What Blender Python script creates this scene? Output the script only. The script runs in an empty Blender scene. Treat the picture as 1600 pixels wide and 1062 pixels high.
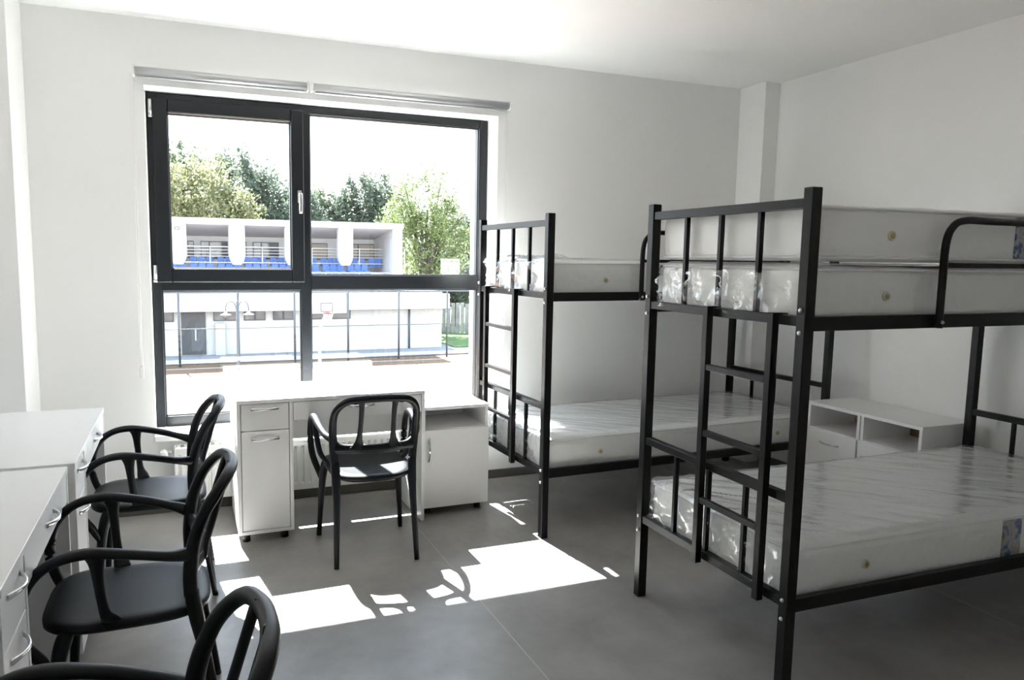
import bpy, bmesh, math, random
from mathutils import Vector, Matrix, noise

random.seed(7)
S = bpy.context.scene
COL = S.collection
PI = math.pi

# ------------------------------------------------------------------ camera
F_PX, YAW, PITCH, ROLL = 1137.85, 0.3697, -0.1098, 0.0127
CAM = Vector((0.1705, -4.4181, 1.4809))
fw = Vector((math.sin(YAW) * math.cos(PITCH), math.cos(YAW) * math.cos(PITCH), math.sin(PITCH)))
rt = Vector((math.cos(YAW), -math.sin(YAW), 0))
up = rt.cross(fw)
r2 = rt * math.cos(ROLL) + up * math.sin(ROLL)
u2 = up * math.cos(ROLL) - rt * math.sin(ROLL)
cd = bpy.data.cameras.new('camera')
cd.sensor_width = 36.0
cd.lens = F_PX / 1600 * 36.0
cd.shift_x = 72.9 / 1600
cd.shift_y = -2.68 / 1600
cd.clip_start, cd.clip_end = 0.05, 500
cam = bpy.data.objects.new('camera', cd)
COL.objects.link(cam)
cam.matrix_world = Matrix(((r2.x, u2.x, -fw.x, CAM.x), (r2.y, u2.y, -fw.y, CAM.y),
                           (r2.z, u2.z, -fw.z, CAM.z), (0, 0, 0, 1)))
S.camera = cam

# ------------------------------------------------------------------ light
SKY, SUN, EXPO = 3.2, 42.0, 1.2
w = bpy.data.worlds.new('sky')
S.world = w
w.use_nodes = True
nt = w.node_tree
nt.nodes.clear()
o_ = nt.nodes.new('ShaderNodeOutputWorld')
bg = nt.nodes.new('ShaderNodeBackground')
geo = nt.nodes.new('ShaderNodeTexCoord')
sx = nt.nodes.new('ShaderNodeSeparateXYZ')
rmp = nt.nodes.new('ShaderNodeValToRGB')
rmp.color_ramp.elements[0].position = 0.0
rmp.color_ramp.elements[0].color = (0.93, 0.97, 1.0, 1)
rmp.color_ramp.elements[1].position = 1.0
rmp.color_ramp.elements[1].color = (0.45, 0.66, 1.0, 1)
nt.links.new(geo.outputs['Generated'], sx.inputs[0])
nt.links.new(sx.outputs['Z'], rmp.inputs[0])
nt.links.new(rmp.outputs[0], bg.inputs[0])
bg.inputs[1].default_value = SKY
nt.links.new(bg.outputs[0], o_.inputs[0])

sd = bpy.data.lights.new('sun_offscreen', 'SUN')
sd.energy = SUN
sd.angle = math.radians(0.53)
sd.color = (1.0, 0.98, 0.955)
so = bpy.data.objects.new('sun_offscreen', sd)
COL.objects.link(so)
so.rotation_euler = Vector((0.14, -1.0, -1.16)).to_track_quat('-Z', 'Y').to_euler()
so.location = (0, 20, 20)

vs = S.view_settings
vs.view_transform = 'Standard'
vs.look = 'None'
vs.gamma = 1.0
vs.use_curve_mapping = False
vs.exposure = EXPO
S.cycles.max_bounces = 14
S.cycles.diffuse_bounces = 10
S.cycles.transparent_max_bounces = 24


# ------------------------------------------------------------------ materials
def mat(name, col, rough=0.5, metal=0.0, spec=0.5, bump=0.0, bscale=40.0, var=0.0, vscale=3.0, col2=None):
    m = bpy.data.materials.new(name)
    m.use_nodes = True
    t = m.node_tree
    b = t.nodes['Principled BSDF']
    b.inputs['Base Color'].default_value = (*col, 1)
    b.inputs['Roughness'].default_value = rough
    b.inputs['Metallic'].default_value = metal
    b.inputs['Specular IOR Level'].default_value = spec
    if var or col2:
        tc = t.nodes.new('ShaderNodeTexCoord')
        n = t.nodes.new('ShaderNodeTexNoise')
        n.inputs['Scale'].default_value = vscale
        n.inputs['Detail'].default_value = 8
        n.inputs['Roughness'].default_value = 0.62
        r = t.nodes.new('ShaderNodeValToRGB')
        c2 = col2 or tuple(min(1, c * (1 + var)) for c in col)
        c1 = col if col2 else tuple(c * (1 - var) for c in col)
        r.color_ramp.elements[0].position = 0.32
        r.color_ramp.elements[0].color = (*c1, 1)
        r.color_ramp.elements[1].position = 0.68
        r.color_ramp.elements[1].color = (*c2, 1)
        t.links.new(tc.outputs['Object'], n.inputs['Vector'])
        t.links.new(n.outputs['Fac'], r.inputs[0])
        t.links.new(r.outputs[0], b.inputs['Base Color'])
    if bump:
        tc = t.nodes.new('ShaderNodeTexCoord')
        n = t.nodes.new('ShaderNodeTexNoise')
        n.inputs['Scale'].default_value = bscale
        n.inputs['Detail'].default_value = 4
        bp = t.nodes.new('ShaderNodeBump')
        bp.inputs['Strength'].default_value = bump
        bp.inputs['Distance'].default_value = 0.01
        t.links.new(tc.outputs['Object'], n.inputs['Vector'])
        t.links.new(n.outputs['Fac'], bp.inputs['Height'])
        t.links.new(bp.outputs[0], b.inputs['Normal'])
    return m


def film(name, base, power, tint=(1, 1, 1), rough=0.0, haze=0.0, crease=0.0):
    """thin clear sheet: transparent with Schlick reflection"""
    m = bpy.data.materials.new(name)
    m.use_nodes = True
    t = m.node_tree
    t.nodes.clear()
    out = t.nodes.new('ShaderNodeOutputMaterial')
    tr = t.nodes.new('ShaderNodeBsdfTransparent')
    tr.inputs[0].default_value = (*tint, 1)
    gl = t.nodes.new('ShaderNodeBsdfGlossy')
    gl.inputs['Roughness'].default_value = rough
    lw = t.nodes.new('ShaderNodeLayerWeight')
    pw = t.nodes.new('ShaderNodeMath'); pw.operation = 'POWER'
    pw.inputs[1].default_value = power
    ma = t.nodes.new('ShaderNodeMath'); ma.operation = 'MULTIPLY_ADD'
    ma.inputs[1].default_value = 1 - base
    ma.inputs[2].default_value = base
    mx = t.nodes.new('ShaderNodeMixShader')
    lw.inputs['Blend'].default_value = 0.5
    t.links.new(lw.outputs['Facing'], pw.inputs[0])
    t.links.new(pw.outputs[0], ma.inputs[0])
    t.links.new(ma.outputs[0], mx.inputs[0])
    src = tr
    if haze:
        df = t.nodes.new('ShaderNodeBsdfDiffuse')
        df.inputs[0].default_value = (0.9, 0.92, 0.93, 1)
        hm = t.nodes.new('ShaderNodeMixShader')
        hm.inputs[0].default_value = haze
        t.links.new(tr.outputs[0], hm.inputs[1])
        t.links.new(df.outputs[0], hm.inputs[2])
        src = hm
    if crease:
        tc = t.nodes.new('ShaderNodeTexCoord')
        mp = t.nodes.new('ShaderNodeMapping')
        mp.vector_type = 'TEXTURE'
        mp.inputs['Rotation'].default_value = (0.0, 0.0, -0.72)
        mp.inputs['Scale'].default_value = (0.42, 0.05, 0.09)
        nz = t.nodes.new('ShaderNodeTexNoise')
        nz.inputs['Scale'].default_value = 1.0
        nz.inputs['Detail'].default_value = 3
        nz.inputs['Distortion'].default_value = 0.6
        bp = t.nodes.new('ShaderNodeBump')
        bp.inputs['Strength'].default_value = crease
        bp.inputs['Distance'].default_value = 0.02
        t.links.new(tc.outputs['Object'], mp.inputs['Vector'])
        t.links.new(mp.outputs[0], nz.inputs['Vector'])
        t.links.new(nz.outputs['Fac'], bp.inputs['Height'])
        t.links.new(bp.outputs[0], gl.inputs['Normal'])
        t.links.new(bp.outputs[0], lw.inputs['Normal'])
    t.links.new(src.outputs[0], mx.inputs[1])
    t.links.new(gl.outputs[0], mx.inputs[2])
    t.links.new(mx.outputs[0], out.inputs[0])
    return m


def floor_mat():
    m = mat('vinyl_floor', (0.225, 0.218, 0.207), 0.42, spec=0.55, vscale=2.3, col2=(0.36, 0.352, 0.338), bump=0.03, bscale=160)
    t = m.node_tree
    b = t.nodes['Principled BSDF']
    tc = t.nodes.new('ShaderNodeTexCoord')
    n = t.nodes.new('ShaderNodeTexNoise')
    n.inputs['Scale'].default_value = 9
    n.inputs['Detail'].default_value = 10
    n.inputs['Roughness'].default_value = 0.7
    mp = t.nodes.new('ShaderNodeMapRange')
    mp.inputs['From Min'].default_value = 0.3
    mp.inputs['From Max'].default_value = 0.7
    mp.inputs['To Min'].default_value = 0.27
    mp.inputs['To Max'].default_value = 0.44
    t.links.new(tc.outputs['Object'], n.inputs['Vector'])
    t.links.new(n.outputs['Fac'], mp.inputs[0])
    t.links.new(mp.outputs[0], b.inputs['Roughness'])
    return m


def label_mat():
    """printed mattress label: blue block, pale ground, brown blotches"""
    m = bpy.data.materials.new('printed_label')
    m.use_nodes = True
    t = m.node_tree
    b = t.nodes['Principled BSDF']
    tc = t.nodes.new('ShaderNodeTexCoord')
    n = t.nodes.new('ShaderNodeTexNoise')
    n.inputs['Scale'].default_value = 26
    n.inputs['Detail'].default_value = 3
    r = t.nodes.new('ShaderNodeValToRGB')
    e = r.color_ramp.elements
    e[0].position, e[0].color = 0.36, (0.03, 0.06, 0.16, 1)
    e[1].position, e[1].color = 0.72, (0.16, 0.10, 0.05, 1)
    for p, c in ((0.44, (0.07, 0.12, 0.25, 1)), (0.5, (0.42, 0.43, 0.43, 1)), (0.62, (0.34, 0.30, 0.25, 1))):
        q = e.new(p)
        q.color = c
    t.links.new(tc.outputs['Object'], n.inputs['Vector'])
    t.links.new(n.outputs['Fac'], r.inputs[0])
    t.links.new(r.outputs[0], b.inputs['Base Color'])
    b.inputs['Roughness'].default_value = 0.4
    return m


M = {}
M['wall'] = mat('white_paint', (0.85, 0.85, 0.845), 0.85, spec=0.2, bump=0.04, bscale=220)
M['ceil'] = mat('ceiling_paint', (0.865, 0.865, 0.86), 0.9, spec=0.1)
M['floor'] = floor_mat()
M['seam'] = mat('seam_weld', (0.46, 0.45, 0.43), 0.5)
M['base'] = mat('grey_skirting', (0.10, 0.095, 0.085), 0.5, var=0.12, vscale=8)
M['frame'] = mat('anthracite_frame', (0.012, 0.0145, 0.018), 0.34, spec=0.4)
M['gasket'] = mat('rubber_gasket', (0.008, 0.008, 0.009), 0.6)
M['glass'] = film('window_glass', 0.045, 5.0, (0.97, 0.985, 0.98))
M['steel'] = mat('satin_steel', (0.72, 0.72, 0.72), 0.28, metal=1.0)
M['chrome'] = mat('chrome', (0.8, 0.8, 0.8), 0.14, metal=1.0)
M['alu'] = mat('aluminium_blind', (0.52, 0.53, 0.54), 0.3, metal=0.55)
M['wplastic'] = mat('white_plastic', (0.82, 0.82, 0.8), 0.4)
M['lam'] = mat('white_laminate', (0.80, 0.80, 0.80), 0.38, spec=0.4, bump=0.015, bscale=300)
M['lamin'] = mat('inner_laminate', (0.75, 0.75, 0.74), 0.5)
M['hdf'] = mat('hardboard_back', (0.34, 0.24, 0.16), 0.6, var=0.1)
M['foot'] = mat('black_foot', (0.012, 0.012, 0.012), 0.5)
M['blk'] = mat('black_polypropylene', (0.004, 0.0058, 0.0085), 0.40, spec=0.24, bump=0.02, bscale=500)
M['bed'] = mat('black_powder_coat', (0.0040, 0.0040, 0.0045), 0.36, spec=0.22, bump=0.05, bscale=350)
M['rad'] = mat('radiator_white', (0.82, 0.82, 0.80), 0.35)
M['fab'] = mat('mattress_fabric', (0.83, 0.83, 0.82), 0.85, spec=0.2, bump=0.25, bscale=28)
M['fabq'] = mat('mattress_ticking', (0.85, 0.85, 0.845), 0.85, spec=0.2, bump=0.12, bscale=120)
M['pipe'] = mat('mattress_piping', (0.78, 0.78, 0.78), 0.8)
M['vent'] = mat('brass_vent', (0.42, 0.33, 0.17), 0.4, metal=0.4)
M['ventrim'] = mat('cream_rim', (0.66, 0.62, 0.45), 0.45)
M['film'] = film('plastic_wrap', 0.075, 3.4, (0.985, 0.99, 0.99), 0.17, haze=0.05, crease=0.3)
M['print'] = label_mat()
M['render'] = mat('outdoor_render', (0.46, 0.47, 0.48), 0.9, var=0.04, vscale=0.8)
M['plaster'] = mat('outdoor_plaster', (0.37, 0.365, 0.35), 0.9, var=0.06, vscale=0.7)
M['odark'] = mat('outdoor_dark_frame', (0.03, 0.033, 0.036), 0.5)
M['opane'] = mat('outdoor_pane', (0.10, 0.105, 0.11), 0.08, spec=0.5, var=0.4, vscale=1.4)
M['oblind'] = mat('outdoor_blind', (0.30, 0.27, 0.22), 0.6)
M['ometal'] = mat('outdoor_grey_metal', (0.05, 0.055, 0.06), 0.5)
M['owhite'] = mat('outdoor_white_metal', (0.5, 0.51, 0.52), 0.5)
M['ogrey'] = mat('outdoor_pale_enamel', (0.30, 0.305, 0.31), 0.5)
M['seat'] = mat('blue_seat_plastic', (0.03, 0.10, 0.36), 0.45)
M['court'] = mat('court_surface', (0.13, 0.082, 0.052), 0.95, spec=0.1, var=0.12, vscale=0.25)
M['line'] = mat('court_line', (0.32, 0.31, 0.30), 0.9)
M['pave'] = mat('grey_paving', (0.16, 0.16, 0.165), 0.95, var=0.08, vscale=0.6)
M['grass'] = mat('lawn', (0.055, 0.10, 0.02), 0.95, var=0.3, vscale=1.5)
M['bark'] = mat('bark', (0.05, 0.04, 0.03), 0.95, var=0.3, vscale=5)
M['fence'] = mat('weathered_boards', (0.17, 0.165, 0.155), 0.9, var=0.3, vscale=2)
M['board'] = mat('backboard_white', (0.55, 0.55, 0.55), 0.5)
M['red'] = mat('rim_red', (0.45, 0.04, 0.03), 0.5)
M['net'] = mat('net_white', (0.6, 0.6, 0.58), 0.8)


def leaf_mat(name, c, c2):
    m = mat(name, c, 0.6, spec=0.25, vscale=0.9, col2=c2)
    t = m.node_tree
    b = t.nodes['Principled BSDF']
    out = t.nodes['Material Output']
    tl = t.nodes.new('ShaderNodeBsdfTranslucent')
    mx = t.nodes.new('ShaderNodeMixShader')
    mx.inputs[0].default_value = 0.4
    src = b.inputs['Base Color'].links[0].from_socket
    t.links.new(src, tl.inputs[0])
    t.links.new(b.outputs[0], mx.inputs[1])
    t.links.new(tl.outputs[0], mx.inputs[2])
    t.links.new(mx.outputs[0], out.inputs[0])
    return m


M['leafy'] = leaf_mat('leaves_yellow_green', (0.10, 0.11, 0.045), (0.19, 0.185, 0.095))
M['leafd'] = leaf_mat('leaves_dark_green', (0.050, 0.068, 0.048), (0.10, 0.125, 0.08))
M['leafm'] = leaf_mat('leaves_mid_green', (0.065, 0.085, 0.05), (0.12, 0.145, 0.08))
M['leafb'] = leaf_mat('leaves_bright_green', (0.10, 0.135, 0.04), (0.18, 0.21, 0.08))


# ------------------------------------------------------------------ mesh helpers
def link(me, name, m, parent=None, smooth=False):
    ob = bpy.data.objects.new(name, me)
    COL.objects.link(ob)
    if m is not None and not me.materials:
        me.materials.append(m)
    if smooth:
        for p in me.polygons:
            p.use_smooth = True
    if parent is not None:
        ob.parent = parent
    return ob


def from_bm(bm, name, m, parent=None, smooth=False):
    bmesh.ops.recalc_face_normals(bm, faces=bm.faces)
    me = bpy.data.meshes.new(name)
    bm.to_mesh(me)
    bm.free()
    return link(me, name, m, parent, smooth)


def add_box(bm, x0, x1, y0, y1, z0, z1, bev=0.0, seg=1):
    v = [bm.verts.new(c) for c in ((x0, y0, z0), (x1, y0, z0), (x1, y1, z0), (x0, y1, z0),
                                   (x0, y0, z1), (x1, y0, z1), (x1, y1, z1), (x0, y1, z1))]
    fs = [bm.faces.new([v[i] for i in q]) for q in
          ((0, 3, 2, 1), (4, 5, 6, 7), (0, 1, 5, 4), (1, 2, 6, 5), (2, 3, 7, 6), (3, 0, 4, 7))]
    if bev > 0:
        es = list({e for f in fs for e in f.edges})
        bmesh.ops.bevel(bm, geom=es, offset=bev, segments=seg, affect='EDGES', profile=0.5)


def box(name, x0, x1, y0, y1, z0, z1, m, parent=None, bev=0.0, seg=1):
    bm = bmesh.new()
    add_box(bm, min(x0, x1), max(x0, x1), min(y0, y1), max(y0, y1), min(z0, z1), max(z0, z1), bev, seg)
    return from_bm(bm, name, m, parent)


def catmull(P, n):
    out = []
    P = [Vector(p) for p in P]
    Q = [P[0] * 2 - P[1]] + P + [P[-1] * 2 - P[-2]]
    for i in range(1, len(Q) - 2):
        a, b, c, d = Q[i - 1], Q[i], Q[i + 1], Q[i + 2]
        for k in range(n):
            t = k / n
            out.append(0.5 * (2 * b + (c - a) * t + (2 * a - 5 * b + 4 * c - d) * t * t + (3 * b - a - 3 * c + d) * t ** 3))
    out.append(P[-1].copy())
    return out


def add_tube(bm, path, rad, seg=10, n=6, ref=(0, 0, 1), smooth=True, closed=False):
    """path: points; rad: list of r or (ra, rb): rb lies along the reference direction"""
    R = [Vector((r, r, 0)) if not isinstance(r, (tuple, list)) else Vector((r[0], r[1], 0)) for r in
         (rad if isinstance(rad, list) else [rad] * len(path))]
    if smooth:
        if closed:
            P = [Vector(p) for p in path]
            k = len(P)
            pts, rr = [], []
            for i in range(k):
                a, b, c, d = P[i - 1], P[i], P[(i + 1) % k], P[(i + 2) % k]
                for s in range(n):
                    t = s / n
                    pts.append(0.5 * (2 * b + (c - a) * t + (2 * a - 5 * b + 4 * c - d) * t * t + (3 * b - a - 3 * c + d) * t ** 3))
                    rr.append(R[i].lerp(R[(i + 1) % k], t))
        else:
            pts = catmull(path, n)
            rr = catmull(R, n)
    else:
        pts, rr = [Vector(p) for p in path], R
    N = len(pts)
    ref = Vector(ref)
    rings = []
    for i, p in enumerate(pts):
        if closed:
            t = (pts[(i + 1) % N] - pts[i - 1]).normalized()
        else:
            t = (pts[min(i + 1, N - 1)] - pts[max(i - 1, 0)]).normalized()
        b = ref - t * ref.dot(t)
        if b.length < 0.12:
            alt = Vector((1, 0, 0)) if abs(t.x) < 0.7 else Vector((0, 1, 0))
            b = alt - t * alt.dot(t)
        b.normalize()
        a = t.cross(b)
        rings.append([bm.verts.new(p + a * (math.cos(q) * rr[i].x) + b * (math.sin(q) * rr[i].y))
                      for q in (2 * PI * k / seg for k in range(seg))])
    for i in range(N if closed else N - 1):
        A, B = rings[i], rings[(i + 1) % N]
        for k in range(seg):
            bm.faces.new((A[k], A[(k + 1) % seg], B[(k + 1) % seg], B[k]))
    if not closed:
        bm.faces.new(rings[0][::-1])
        bm.faces.new(rings[-1])


def tube(name, path, rad, m, parent=None, **k):
    bm = bmesh.new()
    add_tube(bm, path, rad, **k)
    return from_bm(bm, name, m, parent, True)


def bar(name, a, b, wx, wy, m, parent=None, bev=0.002):
    """axis-aligned square bar from a to b"""
    x0, x1 = sorted((a[0], b[0]))
    y0, y1 = sorted((a[1], b[1]))
    z0, z1 = sorted((a[2], b[2]))
    return box(name, x0, x1, y0, y1, z0, z1, m, parent, bev)


def empty(name, label, cat, loc=(0, 0, 0), rz=0.0, group=None):
    e = bpy.data.objects.new(name, None)
    e.empty_display_size = 0.1
    COL.objects.link(e)
    e.location = loc
    e.rotation_euler = (0, 0, rz)
    tag(e, label, cat, group)
    return e


def tag(o, label=None, cat=None, group=None, kind=None):
    if label:
        o['label'] = label
    if cat:
        o['category'] = cat
    if group:
        o['group'] = group
    if kind:
        o['kind'] = kind
    return o


def struct(o):
    o['kind'] = 'structure'
    return o


def dup(root, loc, rz, label=None, group=None):
    r = root.copy()
    COL.objects.link(r)
    r.location = loc
    r.rotation_euler = (0, 0, rz)
    if label:
        r['label'] = label
    if group:
        r['group'] = group
    for ch in root.children:
        c = ch.copy()
        COL.objects.link(c)
        c.parent = r
        for g in ch.children:
            d = g.copy()
            COL.objects.link(d)
            d.parent = c
    return r


# ------------------------------------------------------------------ room shell
XL, XR, HC, YB = -0.715, 4.156, 2.738, -5.15
WX1, WZ0, WZ1 = 2.09, 0.462, 2.389          # window opening
T = 0.45                                    # wall thickness

fl = struct(box('floor', XL - 0.2, XR + 0.2, YB - 0.2, T - 0.25, -0.25, -0.004, M['base']))
fl['label'] = 'grey mottled vinyl floor laid in wide sheets'
for a, b in ((XL, 1.337), (1.341, 3.34), (3.344, XR)):
    box('floor_sheet', a, b, YB, 0.0, -0.004, 0.0, M['floor'], fl)
for a in (1.337, 3.34):
    box('weld_seam', a, a + 0.004, YB, 0.0, -0.004, 0.0003, M['seam'], fl)
struct(box('ceiling', XL - 0.2, XR + 0.2, YB - 0.2, 0.2, HC, HC + 0.25, M['ceil']))
struct(box('wall_left', XL - 0.2, XL, YB - 0.2, 0.2, -0.25, HC, M['wall']))
struct(box('wall_right', XR, XR + 0.2, YB - 0.2, 0.2, -0.25, HC, M['wall']))
struct(box('wall_back', XL, XR, YB - 0.2, YB, -0.25, HC, M['wall']))
# inner leaf of the window wall, one mesh with an opening
bm = bmesh.new()
for a in ((XL - 0.2, 0.0, 0.0, 0.2, -0.25, HC), (WX1, XR + 0.2, 0.0, 0.2, -0.25, HC),
          (0.0, WX1, 0.0, 0.2, -0.25, WZ0 - 0.03), (0.0, WX1, 0.0, 0.2, WZ1, HC)):
    add_box(bm, *a)
struct(from_bm(bm, 'wall_window', M['wall']))
# outer leaf: rendered facade of this building
bm = bmesh.new()
for a in ((-12, -0.01, 0.25, T, -4.1, 7.5), (2.084, 18, 0.25, T, -4.1, 7.5),
          (-0.01, 2.084, 0.25, T, -4.1, WZ0 - 0.02), (-0.01, 2.084, 0.25, T, WZ1 - 0.005, 7.5)):
    add_box(bm, *a)
add_box(bm, -12, XL - 0.2, 0.2, 0.25, -4.1, 7.5)
add_box(bm, XR + 0.2, 18, 0.2, 0.25, -4.1, 7.5)
for a in ((XL - 0.2, 0.0, 0.2, 0.25, -4.1, HC + .3), (WX1, XR + 0.2, 0.2, 0.25, -4.1, HC + .3),
          (0.0, WX1, 0.2, 0.25, -4.1, WZ0 - 0.04), (0.0, WX1, 0.2, 0.25, WZ1, HC + .3)):
    add_box(bm, *a)
struct(from_bm(bm, 'wall_facade', M['render']))
# corner pilasters
struct(box('trim_1', XL, -0.565, -0.37, 0.0, 0.0, HC, M['wall']))
struct(box('trim_2', XR - 0.13, XR, -0.25, 0.0, 0.0, HC, M['wall']))
# skirting
struct(box('baseboard_window', -0.565, XR - 0.13, -0.014, 0.0, 0.0, 0.058, M['base'], bev=0.003))
struct(box('baseboard_right', XR - 0.014, XR, YB, -0.25, 0.0, 0.058, M['base'], bev=0.003))
struct(box('baseboard_left', XL, XL + 0.014, YB, -0.37, 0.0, 0.058, M['base'], bev=0.003))
struct(box('baseboard_back', XL + 0.014, XR - 0.014, YB, YB + 0.014, 0.0, 0.058, M['base'], bev=0.003))

# ------------------------------------------------------------------ window
win = bpy.data.objects.new('window_1', None)
COL.objects.link(win)
struct(win)
win['label'] = 'large anthracite framed window of four panes over the desk'
FY0, FY1 = 0.165, 0.245


def ring(name, x0, x1, z0, z1, wl, wr, wb, wt, y0, y1, m, parent, bev=0.004):
    bm = bmesh.new()
    add_box(bm, x0, x0 + wl, y0, y1, z0, z1, bev)
    add_box(bm, x1 - wr, x1, y0, y1, z0, z1, bev)
    add_box(bm, x0 + wl - 0.001, x1 - wr + 0.001, y0 + 0.0004, y1 - 0.0004, z0, z0 + wb, bev)
    add_box(bm, x0 + wl - 0.001, x1 - wr + 0.001, y0 + 0.0004, y1 - 0.0004, z1 - wt, z1, bev)
    return from_bm(bm, name, m, parent)


ring('window_frame', 0.002, WX1 - 0.002, WZ0, WZ1 - 0.002, 0.052, 0.058, 0.062, 0.052, FY0, FY1, M['frame'], win)
box('mullion', 0.852, 0.915, FY0 - 0.0, FY1, WZ0 + 0.06, WZ1 - 0.05, M['frame'], win, 0.004)
box('transom', 0.052, 0.853, FY0 + 0.001, FY1, 1.268, 1.352, M['frame'], win, 0.004)
box('transom', 0.914, WX1 - 0.058, FY0 + 0.001, FY1, 1.27, 1.362, M['frame'], win, 0.004)
sash = ring('sash', 0.03, 0.872, 1.318, 2.352, 0.082, 0.075, 0.082, 0.075, 0.138, FY1 - 0.02, M['frame'], win, 0.006)
for (x0, x1, z0, z1, yy) in ((0.108, 0.80, 1.396, 2.28, 0.20), (0.912, 2.034, 1.36, 2.338, 0.205),
                             (0.052, 0.854, 0.522, 1.27, 0.205), (0.912, 2.034, 0.522, 1.272, 0.205)):
    p = box('pane', x0 - 0.004, x1 + 0.004, yy, yy + 0.006, z0 - 0.004, z1 + 0.004, M['glass'], win)
    ring('glazing_bead', x0, x1, z0, z1, 0.009, 0.009, 0.009, 0.009, yy - 0.022, yy - 0.001, M['frame'], win, 0.003)
# handle and hinges
hd = box('handle', 0.832, 0.856, 0.128, 0.138, 1.80, 1.875, M['steel'], sash, 0.004, 2)
tube('handle_grip', [(0.844, 0.128, 1.852), (0.844, 0.095, 1.852), (0.844, 0.086, 1.835), (0.844, 0.088, 1.735)],
     [0.010, 0.010, (0.011, 0.009), (0.010, 0.006)], M['steel'], sash, ref=(0, 1, 0), seg=10)
for z in (2.262, 1.335):
    tube('hinge', [(0.022, 0.140, z), (0.022, 0.140, z + 0.082)], 0.0105, M['steel'], win, smooth=False, seg=12)
    tube('hinge_pin', [(0.022, 0.140, z - 0.016), (0.022, 0.140, z - 0.003)], 0.0115, M['steel'], win, smooth=False, seg=12)
struct(box('trim_3', -0.006, WX1 + 0.006, -0.085, FY0 - 0.001, WZ0 - 0.029, WZ0 + 0.004, M['wplastic'], bev=0.006, seg=2))

# ------------------------------------------------------------------ radiator
rad = empty('panel_radiator', 'white ribbed panel radiator under the window sill', 'radiator', (0.1, -0.136, 0.0))
RW, RZ0, RZ1 = 1.6, 0.098, 0.405
bm = bmesh.new()
prof = []
n = int(RW / 0.04)
for i in range(n):
    x = i * 0.04
    prof += [(x, 0.0), (x + 0.013, 0.0), (x + 0.018, 0.013), (x + 0.029, 0.013), (x + 0.034, 0.0)]
prof.append((RW, 0.0))
zs = [RZ0, RZ0 + 0.035, RZ0 + 0.045, RZ1 - 0.05, RZ1 - 0.04, RZ1 - 0.012]
rows = []
for k, z in enumerate(zs):
    f = 1.0 if k in (2, 3) else 0.0
    rows.append([bm.verts.new((x, d * f, z)) for x, d in prof])
for a, b in zip(rows, rows[1:]):
    for i in range(len(a) - 1):
        bm.faces.new((a[i], a[i + 1], b[i + 1], b[i]))
from_bm(bm, 'front_panel', M['rad'], rad)
box('back_panel', 0, RW, 0.075, 0.085, RZ0, RZ1 - 0.012, M['rad'], rad)
box('side_cover', -0.004, 0.006, -0.004, 0.088, RZ0, RZ1, M['rad'], rad, 0.002)
box('side_cover', RW - 0.006, RW + 0.004, -0.004, 0.088, RZ0, RZ1, M['rad'], rad, 0.002)
bm = bmesh.new()
add_box(bm, 0, RW, -0.003, 0.01, RZ1 - 0.012, RZ1)
add_box(bm, 0, RW, 0.075, 0.088, RZ1 - 0.012, RZ1)
for i in range(n):
    add_box(bm, i * 0.04 + 0.010, i * 0.04 + 0.030, 0.0099, 0.0751, RZ1 - 0.006, RZ1 - 0.001)
from_bm(bm, 'top_grille', M['rad'], rad)
tube('valve', [(-0.05, 0.045, RZ1 - 0.03), (0.0, 0.045, RZ1 - 0.03)], 0.010, M['chrome'], rad, smooth=False)
tube('valve_knob', [(-0.05, 0.045, RZ1 - 0.03), (-0.056, 0.03, RZ1 - 0.03), (-0.056, -0.03, RZ1 - 0.03), (-0.056, -0.036, RZ1 - 0.03)],
     [0.012, 0.021, 0.021, 0.016], M['wplastic'], rad, smooth=False, seg=16)
for x in (0.25, 1.35):
    box('wall_bracket', x, x + 0.03, 0.084, 0.135, 0.14, 0.36, M['rad'], rad)


# ------------------------------------------------------------------ roller blinds
def blind(x0, x1, label, chain_x, chain_z):
    r = empty('roller_blind', label, 'blind', (x0, -0.045, 2.449))
    L = x1 - x0
    tube('blind_roll', [(0.012, 0, 0), (L - 0.012, 0, 0)], 0.0235, M['alu'], r, smooth=False, seg=20)
    box('bottom_bar', 0.02, L - 0.02, -0.006, 0.006, -0.034, -0.0225, M['alu'], r, 0.003)
    for x in (0.0, L - 0.010):
        box('end_bracket', x, x + 0.010, -0.024, 0.043, -0.026, 0.028, M['wplastic'], r, 0.003)
    if chain_x is not None:
        cx = chain_x - x0
        bm = bmesh.new()
        for dx, dz in ((-0.006, 0), (0.006, 0)):
            add_tube(bm, [(cx + dx, 0.018, -0.01), (cx + dx, 0.02, chain_z - 2.449 + 0.06)], 0.0016, smooth=False, seg=6)
        from_bm(bm, 'bead_chain', M['wplastic'], r, True)
        box('chain_weight', cx - 0.011, cx + 0.011, 0.015, 0.028, chain_z - 2.449, chain_z - 2.449 + 0.07, M['wplastic'], r, 0.004, 2)
    return r


blind(-0.052, 0.876, 'short silver roller blind above the opening window sash', -0.058, 0.79)
blind(0.892, 2.152, 'long silver roller blind above the wide fixed pane', 2.142, 0.83)


# ------------------------------------------------------------------ furniture: desks and cabinets
def handle_mesh():
    bm = bmesh.new()
    add_tube(bm, [(-0.070, 0.0, 0), (-0.064, -0.006, 0), (-0.035, -0.020, 0), (0, -0.027, 0), (0.035, -0.020, 0), (0.064, -0.006, 0), (0.070, 0.0, 0)],
             [(0.003, 0.008), (0.0035, 0.008), (0.004, 0.006), (0.004, 0.0055), (0.004, 0.006), (0.0035, 0.008), (0.003, 0.008)], seg=10, n=5)
    bmesh.ops.recalc_face_normals(bm, faces=bm.faces)
    me = bpy.data.meshes.new('handle')
    bm.to_mesh(me)
    bm.free()
    me.materials.append(M['chrome'])
    for p in me.polygons:
        p.use_smooth = True
    return me


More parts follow.
